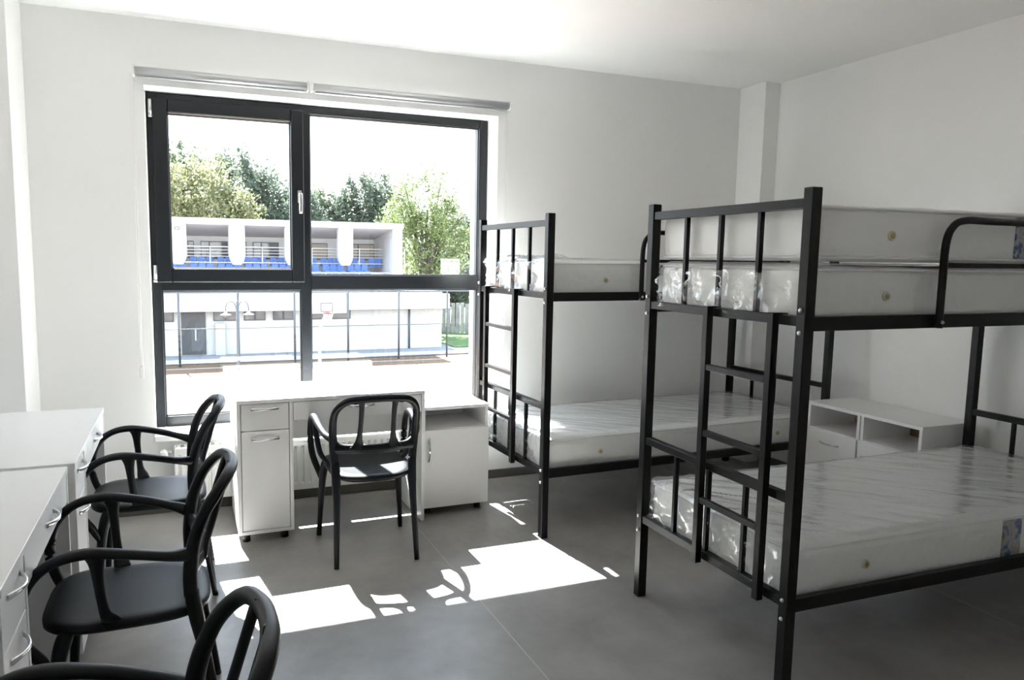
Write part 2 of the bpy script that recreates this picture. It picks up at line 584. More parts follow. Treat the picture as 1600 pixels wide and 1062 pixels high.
HM = handle_mesh()


def put_handle(parent, x, y, z, vertical=False):
    h = bpy.data.objects.new('handle', HM)
    COL.objects.link(h)
    h.parent = parent
    h.location = (x, y, z)
    if vertical:
        h.rotation_euler = (0, PI / 2, 0)
    return h


def make_desk(label):
    """front at local y = 0 looking to -y, pedestal at the left, origin at the left front foot"""
    d = empty('writing_desk', label, 'desk')
    W, D, H, t = 1.0, 0.49, 0.75, 0.018
    box('desk_top', 0, W, 0, D, H - 0.020, H, M['lam'], d, 0.0015)
    box('side_panel', 0, t, 0.002, D - 0.002, 0.045, H - 0.020, M['lam'], d, 0.001)
    box('side_panel', 0.262, 0.280, 0.002, D - 0.002, 0.045, H - 0.020, M['lam'], d, 0.001)
    box('side_panel', W - t, W, 0.002, D - 0.002, 0.004, H - 0.020, M['lam'], d, 0.001)
    box('bottom_panel', t, 0.262, 0.002, D - 0.002, 0.045, 0.063, M['lam'], d, 0.001)
    box('pedestal_back', t, 0.262, D - 0.01, D - 0.004, 0.063, H - 0.02, M['lamin'], d)
    box('back_panel', 0.280, W - t, D - 0.022, D - 0.004, 0.418, H - 0.02, M['lam'], d, 0.001)
    dr = box('drawer', t + 0.003, 0.259, 0.004, 0.022, 0.591, H - 0.023, M['lam'], d, 0.0015)
    put_handle(dr, 0.140, 0.004, 0.702)
    box('drawer_box', t + 0.015, 0.249, 0.022, D - 0.04, 0.61, 0.70, M['lamin'], d)
    do = box('door', t + 0.003, 0.259, 0.004, 0.022, 0.066, 0.587, M['lam'], d, 0.0015)
    put_handle(do, 0.140, 0.004, 0.545)
    kd = box('drawer', 0.283, W - t - 0.003, 0.004, 0.022, 0.630, H - 0.023, M['lam'], d, 0.0015)
    put_handle(kd, 0.645, 0.004, 0.69)
    box('drawer_box', 0.30, W - t - 0.02, 0.022, D - 0.06, 0.64, 0.70, M['lamin'], d)
    for x in (0.04, 0.235):
        for y in (0.045, D - 0.05):
            tube('foot', [(x, y, 0.0), (x, y, 0.045)], [0.021, 0.018], M['foot'], d, smooth=False, seg=14)
    for y in (0.04, D - 0.05):
        box('glide', W - t, W, y, y + 0.03, 0.0, 0.004, M['foot'], d)
    return d


desk = make_desk('white desk standing under the window against the radiator')
desk.location = (0.4019, -0.642, 0)
desk.rotation_euler = (0, 0, 0.008)
dup(desk, (-0.2007, -1.6086, 0), PI / 2, 'white desk along the left wall, the one closer to the window wall', 'white laminate desks')
dup(desk, (-0.2193, -2.645, 0), PI / 2, 'white desk along the left wall, the one farther from the window wall', 'white laminate desks')
desk['group'] = 'white laminate desks'


def make_cabinet(name, label, W, D, H, shelf, vertical, loc, rz):
    c = empty(name, label, 'cabinet', loc, rz)
    t = 0.018
    box('top_panel', -0.004, W + 0.004, -0.004, D, H - 0.020, H, M['lam'], c, 0.0015)
    box('side_panel', 0, t, 0.0, D, 0.045, H - 0.02, M['lam'], c, 0.001)
    box('side_panel', W - t, W, 0.0, D, 0.045, H - 0.02, M['lam'], c, 0.001)
    box('bottom_panel', t, W - t, 0.004, D, 0.045, 0.063, M['lam'], c, 0.001)
    box('shelf', t, W - t, 0.004, D - 0.008, shelf - 0.018, shelf, M['lam'], c, 0.001)
    box('back_panel', t, W - t, D - 0.008, D - 0.003, 0.063, H - 0.02, M['hdf'] if not vertical else M['lamin'], c)
    d = box('door', 0.001, W - 0.001, -0.018, -0.001, 0.047, shelf - 0.003, M['lam'], c, 0.0015)
    if vertical:
        put_handle(d, 0.032, -0.018, shelf - 0.115, True)
    else:
        put_handle(d, W / 2, -0.018, shelf - 0.07)
    for x in (0.045, W - 0.045):
        for y in (0.045, D - 0.05):
            tube('foot', [(x, y, 0.0), (x, y, 0.045)], [0.021, 0.018], M['foot'], c, smooth=False, seg=14)
    return c


make_cabinet('bedside_cabinet', 'low white open-niche cabinet standing beside the desk under the window', 0.405, 0.38, 0.635, 0.505, True, (1.416, -0.545, 0), 0.0)
# by the right-hand wall the fronts look towards -x
make_cabinet('bedside_cabinet', 'white bedside cabinet by the wall, next to the bed carrying one upper mattress', 0.37, 0.385, 0.63, 0.475, False, (3.765, -1.045, 0), -PI / 2)
make_cabinet('bedside_cabinet', 'white bedside cabinet by the wall, next to the bed carrying two stacked upper mattresses', 0.37, 0.385, 0.63, 0.475, False, (3.765, -1.424, 0), -PI / 2)


# ------------------------------------------------------------------ chairs
def make_chair(label):
    """faces local +y"""
    c = empty('armchair', label, 'chair')
    m = M['blk']
    # seat: dished rounded shell
    bm = bmesh.new()
    SEG, RINGS = 48, 9
    YF, YR = 0.252, -0.212

    def edge(a, s):
        cx, sy = math.cos(a), math.sin(a)
        e = 2 / 3.6
        px = math.copysign(abs(cx) ** e, cx)
        py = math.copysign(abs(sy) ** e, sy)
        y = (YF + YR) / 2 + py * (YF - YR) / 2 * s
        hw = 0.197 + 0.022 * (y - YR) / (YF - YR)
        return px * hw * s, y

    def top(x, y):
        k = (y - YR) / (YF - YR)
        return 0.432 + 0.018 * k - 0.035 * max(0, k - 0.82) ** 1.3 + 0.30 * x * x * (1 - 0.5 * k) - 0.008 + 0.01 * (1 - k) ** 3
    tops, bots = [], []
    for i in range(1, RINGS + 1):
        s = i / RINGS
        drop = 0.0 if i < RINGS else 0.007
        tops.append([bm.verts.new((*edge(2 * PI * k / SEG, s if i < RINGS else 1.0), top(*edge(2 * PI * k / SEG, s)) - drop)) for k in range(SEG)])
    for s, dz in ((1.0, 0.022), (0.96, 0.032), (0.5, 0.030)):
        bots.append([bm.verts.new((*edge(2 * PI * k / SEG, s), top(*edge(2 * PI * k / SEG, s)) - dz)) for k in range(SEG)])
    tc = bm.verts.new((0, edge(0, 0)[1], top(0, edge(0, 0)[1])))
    bc = bm.verts.new((0, edge(0, 0)[1], top(0, edge(0, 0)[1]) - 0.03))
    seq = tops + bots
    for k in range(SEG):
        bm.faces.new((tc, tops[0][k], tops[0][(k + 1) % SEG]))
        bm.faces.new((bc, bots[-1][(k + 1) % SEG], bots[-1][k]))
    for A, B in zip(seq, seq[1:]):
        for k in range(SEG):
            bm.faces.new((A[k], A[(k + 1) % SEG], B[(k + 1) % SEG], B[k]))
    from_bm(bm, 'seat', m, c, True)
    for s in (-1, 1):
        # rear leg runs up into the back upright
        tube('leg', [(s * 0.197, -0.235, 0.0), (s * 0.193, -0.213, 0.15), (s * 0.188, -0.188, 0.30), (s * 0.187, -0.168, 0.41), (s * 0.190, -0.155, 0.50)],
             [0.0125, 0.0145, 0.0175, 0.022, 0.021], m, c, ref=(0, 1, 0), seg=12)
        tube('leg', [(s * 0.222, 0.225, 0.0), (s * 0.213, 0.213, 0.16), (s * 0.203, 0.200, 0.32), (s * 0.190, 0.180, 0.405), (s * 0.172, 0.155, 0.425)],
             [0.0125, 0.015, 0.019, 0.022, 0.012], m, c, ref=(0, 1, 0), seg=12)
        # arm: rises from the front leg in a loop and runs back to the upright
        tube('arm', [(s * 0.206, 0.205, 0.300), (s * 0.226, 0.232, 0.365), (s * 0.247, 0.266, 0.43), (s * 0.255, 0.278, 0.505), (s * 0.256, 0.258, 0.592),
                     (s * 0.255, 0.200, 0.648), (s * 0.252, 0.115, 0.667), (s * 0.245, 0.0, 0.648), (s * 0.228, -0.095, 0.623), (s * 0.200, -0.150, 0.610)],
             [0.010, 0.016, 0.0165, 0.0165, 0.0165, (0.017, 0.0145), (0.021, 0.015), (0.018, 0.0145), (0.017, 0.015), 0.021], m, c, seg=12, ref=(0, 0, 1))
        tube('arm_support', [(s * 0.188, 0.056, 0.440), (s * 0.206, 0.062, 0.453), (s * 0.231, 0.073, 0.49), (s * 0.249, 0.082, 0.585), (s * 0.251, 0.085, 0.636), (s * 0.251, 0.088, 0.667)],
             [(0.007, 0.026), (0.012, 0.024), (0.0135, 0.0145), (0.014, 0.015), (0.015, 0.021), (0.015, 0.034)], m, c, seg=12, ref=(0, 1, 0))
    # backrest hoop, two slats and the lower rail
    bm = bmesh.new()
    hoop = [(-0.190, -0.155, 0.48), (-0.196, -0.155, 0.56), (-0.202, -0.168, 0.65), (-0.200, -0.198, 0.73), (-0.184, -0.232, 0.779),
            (-0.142, -0.262, 0.813), (-0.07, -0.282, 0.824), (0, -0.287, 0.826)]
    hoop += [(-x, y, z) for x, y, z in hoop[-2::-1]]
    rr = [0.021, 0.021, 0.0195, 0.018, 0.018, 0.018, 0.018, 0.018]
    rr += rr[-2::-1]
    add_tube(bm, hoop, rr, seg=12, n=6, ref=(0, 1, 0))
    for s in (-1, 1):
        add_tube(bm, [(s * 0.088, -0.195, 0.560), (s * 0.084, -0.203, 0.600), (s * 0.080, -0.222, 0.66), (s * 0.078, -0.250, 0.75), (s * 0.080, -0.270, 0.810), (s * 0.084, -0.279, 0.823)],
                 [(0.050, 0.012), (0.020, 0.011), (0.0125, 0.011), (0.0125, 0.011), (0.018, 0.012), (0.046, 0.013)], seg=12, n=5, ref=(0, 1, 0))
    add_tube(bm, [(-0.196, -0.158, 0.572), (-0.155, -0.176, 0.568), (-0.08, -0.194, 0.566), (0, -0.199, 0.565), (0.08, -0.194, 0.566), (0.155, -0.176, 0.568), (0.196, -0.158, 0.572)],
             [(0.040, 0.016), (0.023, 0.013), (0.024, 0.013), (0.022, 0.013), (0.024, 0.013), (0.023, 0.013), (0.040, 0.016)], seg=12, n=5, ref=(0, 1, 0))
    from_bm(bm, 'backrest', m, c, True)
    return c


ch = make_chair('black plastic armchair pulled up to the desk under the window')
ch.location = (1.022, -0.872, 0)
ch.rotation_euler = (0, 0, -0.045)
dup(ch, (0.030, -0.985, 0), PI / 2, 'black plastic armchair at the left-wall desk closer to the window wall')
dup(ch, (0.012, -2.02, 0), PI / 2, 'black plastic armchair at the left-wall desk farther from the window wall')
dup(ch, (0.010, -3.125, 0), PI / 2 + 0.01, 'black plastic armchair past the end of the left-wall desks, last in its row')


# ------------------------------------------------------------------ bunk beds
BW, BL, BH, ZT, ZU, ZM, ZL = 0.8815, 2.054, 1.7136, 1.681, 1.309, 0.723, 0.372
P = 0.040


def make_bed(label, loc, rz, lad):
    """origin at the near foot-end corner; length +x, width +y"""
    b = empty('bunk_bed', label, 'bed', loc, rz, 'black metal bunk beds')
    m = M['bed']
    bolts = M['steel']
    for x in (0, BL - P):
        for y in (0, BW - P):
            p = box('post', x, x + P, y, y + P, 0.0, BH, m, b, 0.003)
            ox = -0.001 if x == 0 else P + 0.001
            for z in (ZU + 0.020, ZU - 0.052, ZL - 0.004, ZL - 0.068):
                xb = x + ox
                s = -1 if x == 0 else 1
                tube('bolt', [(xb, y + P / 2, z), (xb + s * 0.004, y + P / 2, z), (xb + s * 0.007, y + P / 2, z)], [0.0075, 0.0065, 0.003], bolts, p, smooth=False, seg=10, ref=(0, 0, 1))
    for x in (0.004, BL - P + 0.004):
        for nm, z, h in (('head_rail', ZT, 0.032), ('end_rail', ZU, 0.032), ('head_rail', ZM, 0.030), ('end_rail', ZL, 0.032)):
            box(nm, x, x + 0.032, P, BW - P, z - h, z, m, b, 0.002)
        for z0, z1 in ((ZU, ZT - 0.032), (ZL, ZM - 0.030)):
            for k in (1, 2, 3):
                y = P + (BW - 2 * P) * k / 4
                box('baluster', x + 0.008, x + 0.026, y - 0.009, y + 0.009, z0, z1, m, b, 0.002)
    for y in (0.004, BW - 0.030):
        for z in (ZU, ZL):
            box('side_rail', P, BL - P, y, y + 0.026, z - 0.046, z, m, b, 0.002)
    for z in (ZU - 0.030, ZL - 0.030):
        for k in range(9):
            x = 0.14 + k * 0.222
            box('bed_slat', x, x + 0.05, 0.030, BW - 0.030, z - 0.012, z, m, b, 0.002)
    # ladder on the foot end
    a0, a1 = lad
    ld = box('ladder', -0.028, -0.001, a0 - 0.014, a0 + 0.014, ZU - 0.98, ZU + 0.006, m, b, 0.002)
    box('ladder_upright', -0.028, -0.001, a1 - 0.014, a1 + 0.014, ZU - 0.98, ZU + 0.006, m, ld, 0.002)
    for z in (1.100, 0.850, 0.590):
        box('rung', -0.026, -0.004, a0 + 0.014, a1 - 0.014, z - 0.022, z, m, ld, 0.002)
    for y in (a0, a1):
        box('hook', -0.027, 0.034, y - 0.014, y + 0.014, ZU, ZU + 0.006, m, ld, 0.001)
    # guard rail on the long side
    g0, g1, gz = 0.575, 1.62, 1.628
    pth = [(g0, -0.010, ZU - 0.045), (g0, -0.010, ZU + 0.10), (g0 + 0.002, -0.010, gz - 0.085), (g0 + 0.026, -0.010, gz - 0.026), (g0 + 0.085, -0.010, gz),
           (g0 + 0.25, -0.010, gz)]
    pth += [(g0 + g1 - x, y, z) for x, y, z in pth[::-1]]
    gr = tube('guard_rail', pth, 0.0125, m, b, seg=12, n=5, ref=(0, 1, 0))
    box('guard_bar', g0, g1, -0.018, -0.003, 1.468, 1.485, m, gr, 0.002)
    for x in (g0, g1):
        tube('bolt', [(x, -0.022, ZU - 0.025), (x, -0.028, ZU - 0.025)], [0.007, 0.004], bolts, gr, smooth=False, seg=10)
    return b


NEAR = ((1.9917, -2.6744, 0), -0.0183)
FAR = ((1.9074, -1.0862, 0), 0.0288)
bn = make_bed('black metal bunk bed carrying two stacked mattresses on its upper bunk', *NEAR, (0.121, 0.448))
bf = make_bed('black metal bunk bed carrying one mattress on its upper bunk, beside the window wall', *FAR, (0.335, 0.715))


def soft_box(lx, ly, lz, r, nx, ny, nz, fn=None):
    """rounded box from a subdivided cube; fn(p, n) -> offset along the normal"""
    bm = bmesh.new()
    idx = {}

    def vert(i, j, k):
        key = (i, j, k)
        if key not in idx:
            p = Vector((lx * i / nx, ly * j / ny, lz * k / nz))
            q = Vector((min(max(p.x, r), lx - r), min(max(p.y, r), ly - r), min(max(p.z, r), lz - r)))
            d = p - q
            nrm = d.normalized() if d.length > 1e-9 else Vector((0, 0, 1))
            c = q + nrm * r if d.length > 1e-9 else p
            if fn:
                c = c + nrm * fn(c, nrm)
            idx[key] = bm.verts.new(c)
        return idx[key]

    def quad(a, b, c, d):
        bm.faces.new((vert(*a), vert(*b), vert(*c), vert(*d)))
    for i in range(nx):
        for j in range(ny):
            for k in (0, nz):
                quad((i, j, k), (i + 1, j, k), (i + 1, j + 1, k), (i, j + 1, k))
    for i in range(nx):
        for k in range(nz):
            for j in (0, ny):
                quad((i, j, k), (i + 1, j, k), (i + 1, j, k + 1), (i, j, k + 1))
    for j in range(ny):
        for k in range(nz):
            for i in (0, nx):
                quad((i, j, k), (i, j + 1, k), (i, j + 1, k + 1), (i, j, k + 1))
    return bm


MLX, MLY = 1.955, 0.795


def ridged(v):
    return max(0.0, 1.0 - abs(noise.noise(v)) * 3.2)


def make_mattress(label, loc, rz, z, h, wrapped, seed, xoff=0.048, prt=None, loose=1.0, covered=False):
    e = empty('mattress', label, 'mattress', loc, rz, None)
    # place inside the bed frame
    R = Matrix.Rotation(rz, 4, 'Z')
    e.location = Vector(loc) + R @ Vector((xoff, 0.043, z))
    sd = Vector((seed * 7.3, seed * 3.1, seed * 5.7))

    def puff(c, n):
        o = 0.006 * noise.noise(c * 3.0 + sd) + 0.0025 * noise.noise(c * 9 + sd)
        if abs(n.z) < 0.5:
            o += 0.006 * math.sin(PI * c.z / h)
        if n.z < -0.5:
            o = max(-0.002, min(0.0, o))
        return o
    bm = soft_box(MLX, MLY, h, 0.028, 70, 30, 8, puff)
    body = from_bm(bm, 'body', M['fabq'] if not wrapped else M['fab'], e, True)
    # edge piping, top and bottom
    for zz in (h - 0.012, 0.012):
        rr, q = 0.03, []
        for cx, cy, a0 in ((MLX - rr, rr, -PI / 2), (MLX - rr, MLY - rr, 0), (rr, MLY - rr, PI / 2), (rr, rr, PI)):
            for s in range(5):
                a = a0 + s * PI / 8
                q.append((cx + math.cos(a) * (rr + 0.003), cy + math.sin(a) * (rr + 0.003), zz + 0.006 * noise.noise(Vector((cx + s, cy, seed)))))
        tube('piping', q, 0.0055 if not wrapped else 0.004, M['pipe'], e, seg=8, smooth=False, closed=True)
    for x in (0.33, 1.62):
        v = tube('vent_button', [(x, -0.004, h * 0.48), (x, -0.0115, h * 0.48)], [0.017, 0.015], M['ventrim'], e, smooth=False, seg=18, ref=(0, 0, 1))
        tube('vent_mesh', [(x, -0.010, h * 0.48), (x, -0.0135, h * 0.48)], [0.011, 0.009], M['vent'], v, smooth=False, seg=14, ref=(0, 0, 1))
    if prt:
        x0, x1 = prt
        box('printed_label', x0, x1, -0.0125, -0.008, 0.018, h - 0.02, M['print'], e)
    if wrapped:
        def wrinkle(c, n):
            end = max(0.0, 1 - c.x / 0.35) + 0.4 * max(0.0, 1 - (MLX - c.x) / 0.3)
            a = 0.55 + 1.7 * loose * end
            if n.z > 0.5:      # long diagonal creases on the top
                v = Vector((c.x * 0.9 - c.y * 0.9, c.y * 8.0 + c.x * 7.0, 0)) + sd
            elif abs(n.x) > 0.5:
                v = Vector((0, c.y * 10 + c.z * 8, c.z * 16 - c.y * 7)) + sd
            else:
                v = Vector((c.x * 9 + c.z * 5, 0, c.z * 9 - c.x * 2)) + sd
            o = 0.0065 * ridged(v) + 0.004 * ridged(v * 2.3 + sd) + 0.002 * ridged(v * 5.1)
            if abs(n.y) > 0.5:
                o *= 0.35
            o = (0.013 if abs(n.z) < 0.5 else 0.009) + o * a
            if abs(n.x) > 0.4 and c.x < 0.2:
                o += 0.018 * loose * max(0, noise.noise(Vector((c.y * 5, c.z * 6, seed))) + 0.25)
            if n.z < -0.5:
                o = 0.0
            if covered and n.z > 0.4:      # pressed flat by the mattress above
                o = min(o, 0.010)
            return o
        bm = soft_box(MLX, MLY, h, 0.03, 150, 64, 16, wrinkle)
        from_bm(bm, 'plastic_wrap', M['film'], e, True)
    return e


make_mattress('film-wrapped mattress on the lower bunk of the bed with two stacked upper mattresses', *NEAR, ZL - 0.028, 0.188, True, 1, prt=(1.02, 1.12))
make_mattress('film-wrapped mattress lying directly under another mattress on an upper bunk', *NEAR, ZU - 0.028, 0.188, True, 2, loose=1.3, covered=True)
make_mattress('unwrapped piped mattress stacked on top of another mattress on an upper bunk', *NEAR, ZU + 0.176, 0.184, False, 3, xoff=0.052, prt=(0.93, 1.25))
make_mattress('film-wrapped mattress on the lower bunk beside the window wall', *FAR, ZL - 0.028, 0.186, True, 4)
make_mattress('film-wrapped mattress alone on the upper bunk beside the window wall', *FAR, ZU - 0.028, 0.190, True, 5, loose=1.3)

# ------------------------------------------------------------------ outdoors
GZ = -4.1
g = struct(box('ground_paving', -60, 80, T, 120, GZ - 0.4, GZ, M['pave']))
g = struct(box('ground_court', -30, 22, 4, 35.2, GZ, GZ + 0.02, M['court']))
for y in (21.5, 25.0, 31.0, 33.2):
    box('court_line', -12, 20, y, y + 0.12, GZ + 0.02, GZ + 0.024, M['line'], g)
for x in (0.9, 5.2, 8.6):
    box('court_line', x, x + 0.45 if x < 1 else x + 0.12, 12, 30.5, GZ + 0.02, GZ + 0.0245, M['line'], g)
struct(box('ground_lawn', 15.9, 60, 38, 90, GZ, GZ + 0.06, M['grass']))
struct(box('trim_4', -30, 22, 35.25, 35.55, GZ, GZ + 0.16, M['plaster']))

# long low changing-room building with the grandstand on top
st = empty('grandstand_building', 'long white grandstand building with canopy roof beyond the court', 'building', (0, 38.5, GZ))
z_ = -GZ
box('lower_wall', -14, 15.2, 0.0, 9.0, 0, 2.9 + 0.35, M['plaster'], st)
box('parapet_band', -14, 15.5, -0.6, 0.0, 2.46, 3.36, M['render'], st, 0.02)
box('terrace_deck', -14, 15.2, 0.0, 9.0, 3.25, 3.5, M['render'], st)
for k in range(3):
    box('terrace_step', -14, 12.0, 0.5 + k * 0.75, 6.0, 3.5 + k * 0.36, 3.86 + k * 0.36, M['render'], st)
box('back_wall', -14, 12.0, 4.6, 4.9, 3.4, 7.2, M['render'], st)
# canopy: front fascia and a soffit that slopes down to the back
bm = bmesh.new()
sec = [(-0.2, 7.27), (-0.2, 7.56), (5.2, 7.56), (5.2, 6.6), (4.6, 6.7), (0.2, 7.20)]
va = [bm.verts.new((-14, y, z)) for y, z in sec]
vb = [bm.verts.new((12.6, y, z)) for y, z in sec]
bm.faces.new(va)
bm.faces.new(vb[::-1])
for i in range(6):
    bm.faces.new((va[i], vb[i], vb[(i + 1) % 6], va[(i + 1) % 6]))
from_bm(bm, 'canopy_roof', M['render'], st)
box('fascia', -14, 12.62, -0.26, -0.2, 7.24, 7.58, M['render'], st)
box('end_wall', 12.0, 12.6, -0.1, 5.2, 3.3, 7.25, M['render'], st)
for k in range(-4, 5):
    x = -0.47 + 3.07 * k
    if x + 0.85 > 12:
        break
    bm = bmesh.new()
    sec = [(x, 5.55), (x, 7.3), (x + 0.86, 7.3), (x + 0.86, 5.55), (x + 0.80, 5.30), (x + 0.66, 5.05), (x + 0.20, 5.05), (x + 0.06, 5.30)]
    a = [bm.verts.new((px, 0.0, pz)) for px, pz in sec]
    b = [bm.verts.new((px, 0.5, pz)) for px, pz in sec]
    bm.faces.new(a)
    bm.faces.new(b[::-1])
    for i in range(8):
        bm.faces.new((a[i], b[i], b[(i + 1) % 8], a[(i + 1) % 8]))
    from_bm(bm, 'column', M['render'], st)
    # windows of the bay to the right of the column
    for x0, x1, kind in ((x + 0.95, x + 1.30, 0), (x + 1.68, x + 3.25, 1)):
        if x1 > 12:
            continue
        fr = box('window', x0, x1, 4.5, 4.6, 5.35, 6.4, M['odark'], st)
        cuts = (x0, x1) if kind == 0 else (x0, x0 + 0.5, x1)
        for c0, c1 in zip(cuts, cuts[1:]):
            box('pane', c0 + 0.04, c1 - 0.04, 4.47, 4.5, 5.40, 6.35, M['oblind'] if k >= 2 else M['opane'], fr)
box('flood_lamp', -0.2, 0.06, -0.06, 0.0, 6.92, 7.06, M['odark'], st)
box('flood_lens', -0.16, 0.02, -0.07, -0.06, 6.95, 7.03, M['owhite'], st)
# lower windows and the door
for x0, x1 in ((-6.2, -4.9), (-4.4, -3.1), (-1.7, -0.37), (1.68, 2.95), (3.32, 4.50), (4.92, 6.07), (6.6, 9.42)):
    fr = box('window', x0, x1, -0.06, 0.0, 1.90, 2.52, M['odark'], st)
    cuts = (x0, (x0 + x1) / 2, x1)
    for c0, c1 in zip(cuts, cuts[1:]):
        box('pane', c0 + 0.06, c1 - 0.05, -0.08, -0.06, 1.96, 2.46, M['opane'], fr)
dr = box('door', 0.0, 1.27, -0.08, 0.0, 0.05, 2.5, M['odark'], st)
box('pane', 0.5, 1.2, -0.1, -0.08, 0.25, 1.6, M['ometal'], dr)
box('door_pull', 0.70, 0.76, -0.14, -0.08, 0.85, 1.5, M['owhite'], dr)
box('electric_box', 1.75, 2.28, -0.4, 0.0, 0.0, 1.8, M['ogrey'], st, 0.02)
tube('drain_pipe', [(13.06, -0.07, 0.0), (13.06, -0.07, 2.5)], 0.06, M['ometal'], st, smooth=False, seg=8)
# railing in front of the top row
rl = empty('stand_railing', 'white tubular railing along the upper row of blue seats', 'railing', (0, 40.15, GZ))
for k in range(-4, 5):
    x = -0.9 + k * 1.45 * 2
    if x < 12:
        tube('railing_post', [(x + 2.55, 0, 4.55), (x + 2.55, 0, 6.05)], 0.035, M['owhite'], rl, smooth=False, seg=8)
for z in (6.04, 5.86, 5.68, 5.5, 5.14):
    tube('rail', [(-14, 0, z), (11.9, 0, z)], 0.03 if z > 6 or z < 5.3 else 0.015, M['owhite'], rl, smooth=False, seg=6)
rl2 = empty('stand_railing', 'white tubular railing along the front edge of the seating terrace', 'railing', (0, 38.62, GZ))
for k in range(12):
    tube('railing_post', [(-10 + k * 2.0, 0, 3.5), (-10 + k * 2.0, 0, 4.62)], 0.03, M['owhite'], rl2, smooth=False, seg=8)
for z in (4.62, 4.4, 4.1):
    tube('rail', [(-14, 0, z), (12.0, 0, z)], 0.028, M['owhite'], rl2, smooth=False, seg=6)


def seat_proto():
    s = empty('stadium_seat', '', '', (0, 0, 0))
    bm = bmesh.new()
    add_box(bm, -0.19, 0.19, 0.17, 0.21, 0.06, 0.50, 0.018, 2)
    from_bm(bm, 'seat_back', M['seat'], s)
    bm = bmesh.new()
    add_box(bm, -0.19, 0.19, -0.18, 0.2, 0.0, 0.07, 0.018, 2)
    from_bm(bm, 'seat_pan', M['seat'], s)
    return s


sp = seat_proto()
lab = ('blue plastic seat in the top row of the grandstand', 'blue plastic seat in the middle row of the grandstand', 'blue plastic seat in the lowest row of the grandstand')
first = True
for row, (yy, zz, xe) in enumerate(((40.55, 0.86, 11.8), (39.75, 0.49, 10.9), (39.0, 0.13, 10.9))):
    x, n = -2.25, 0
    while x < xe:
        if first:
            o = sp
            first = False
        else:
            o = dup(sp, (0, 0, 0), 0)
        o.location = (x, yy, zz)
        tag(o, lab[row], 'seat', ('top', 'middle', 'lowest')[row] + ' row of blue grandstand seats')
        n += 1
        x += 0.44 if n % 3 else 0.62

# court fence, lamp, hoop
fe = empty('court_fence', 'tall dark post-and-rail fence between court and grandstand', 'fence', (0, 34.0, GZ))
for k in range(-4, 8):
    x = -0.09 + 2.806 * k
    tube('fence_post', [(x, 0, 0), (x, 0, 3.78)], 0.055, M['ometal'], fe, smooth=False, seg=8)
for z, r in ((3.72, 0.045), (1.9, 0.022), (0.16, 0.05)):
    tube('fence_rail', [(-11, 0, z), (19.6, 0, z)], r, M['ometal'], fe, smooth=False, seg=6)

lp = empty('street_lamp', 'dark lamp post with two drooping bell lamps beside the court', 'lamp post', (2.30, 28.3, GZ))
tube('pole', [(0, 0, 0), (0, 0, 0.9), (0, 0, 1.0), (0, 0, 3.62)], [0.09, 0.085, 0.06, 0.05], M['ometal'], lp, smooth=False, seg=10)
for s in (-1, 1):
    ar = tube('lamp_arm', [(s * 0.04, 0, 3.05), (s * 0.05, 0, 3.35), (s * 0.14, 0, 3.55), (s * 0.27, 0, 3.60), (s * 0.41, 0, 3.52), (s * 0.47, 0, 3.34), (s * 0.475, 0, 3.15)],
              0.022, M['ometal'], lp, seg=8)
    tube('lamp_shade', [(s * 0.475, 0, 3.18), (s * 0.475, 0, 3.10), (s * 0.475, 0, 3.04), (s * 0.475, 0, 3.02)], [0.04, 0.07, 0.22, 0.23], M['ogrey'], lp, smooth=False, seg=16)
    tube('lamp_bulb', [(s * 0.475, 0, 3.02), (s * 0.475, 0, 2.95), (s * 0.475, 0, 2.90)], [0.11, 0.09, 0.03], M['opane'], lp, smooth=False, seg=12)

hp = empty('basketball_hoop', 'white basketball hoop on a curved pole at the court edge', 'basketball hoop', (6.15, 28.3, GZ))
tube('pole', [(-0.2, 0.75, 0), (-0.2, 0.72, 1.6), (-0.15, 0.6, 2.4), (0.0, 0.1, 3.0)], [0.08, 0.075, 0.07, 0.06], M['ogrey'], hp, seg=10)
bb = box('backboard', -0.9, 0.9, 0.0, 0.05, 3.02, 3.92, M['board'], hp, 0.01)
ring('target_square', -0.27, 0.27, 3.1, 3.50, 0.04, 0.04, 0.04, 0.04, -0.012, 0.0, M['odark'], bb, 0.0)
ring('board_edge', -0.92, 0.92, 3.0, 3.94, 0.025, 0.025, 0.025, 0.025, -0.01, 0.055, M['odark'], bb, 0.0)
rim = tube('rim', [(0.225 * math.cos(a), -0.35 + 0.225 * math.sin(a), 3.05) for a in (2 * PI * k / 16 for k in range(16))], 0.012, M['red'], hp, seg=8, n=2, closed=True)
box('rim_bracket', -0.12, 0.12, -0.14, 0.0, 3.0, 3.08, M['red'], hp)
bm = bmesh.new()
for k in range(12):
    for s in (-1, 1):
        a, b = 2 * PI * k / 12, 2 * PI * (k + s * 1.5) / 12
        add_tube(bm, [(0.22 * math.cos(a), -0.35 + 0.22 * math.sin(a), 3.04), (0.12 * math.cos(b), -0.35 + 0.12 * math.sin(b), 2.62)], 0.008, smooth=False, seg=4)
from_bm(bm, 'net', M['net'], hp)

# board fence at the far right
bfz = empty('board_fence', 'weathered grey board fence behind the strip of lawn', 'fence', (15.9, 47.5, GZ))
rnd = random.Random(3)
for k in range(44):
    x = k * 0.30
    yy = 0.0 - x * 0.55
    hgt = 2.25 + rnd.uniform(-0.08, 0.08)
    box('board', x, x + 0.27, yy, yy + 0.05 + rnd.uniform(0, 0.02), 0.06, hgt, M['fence'], bfz)


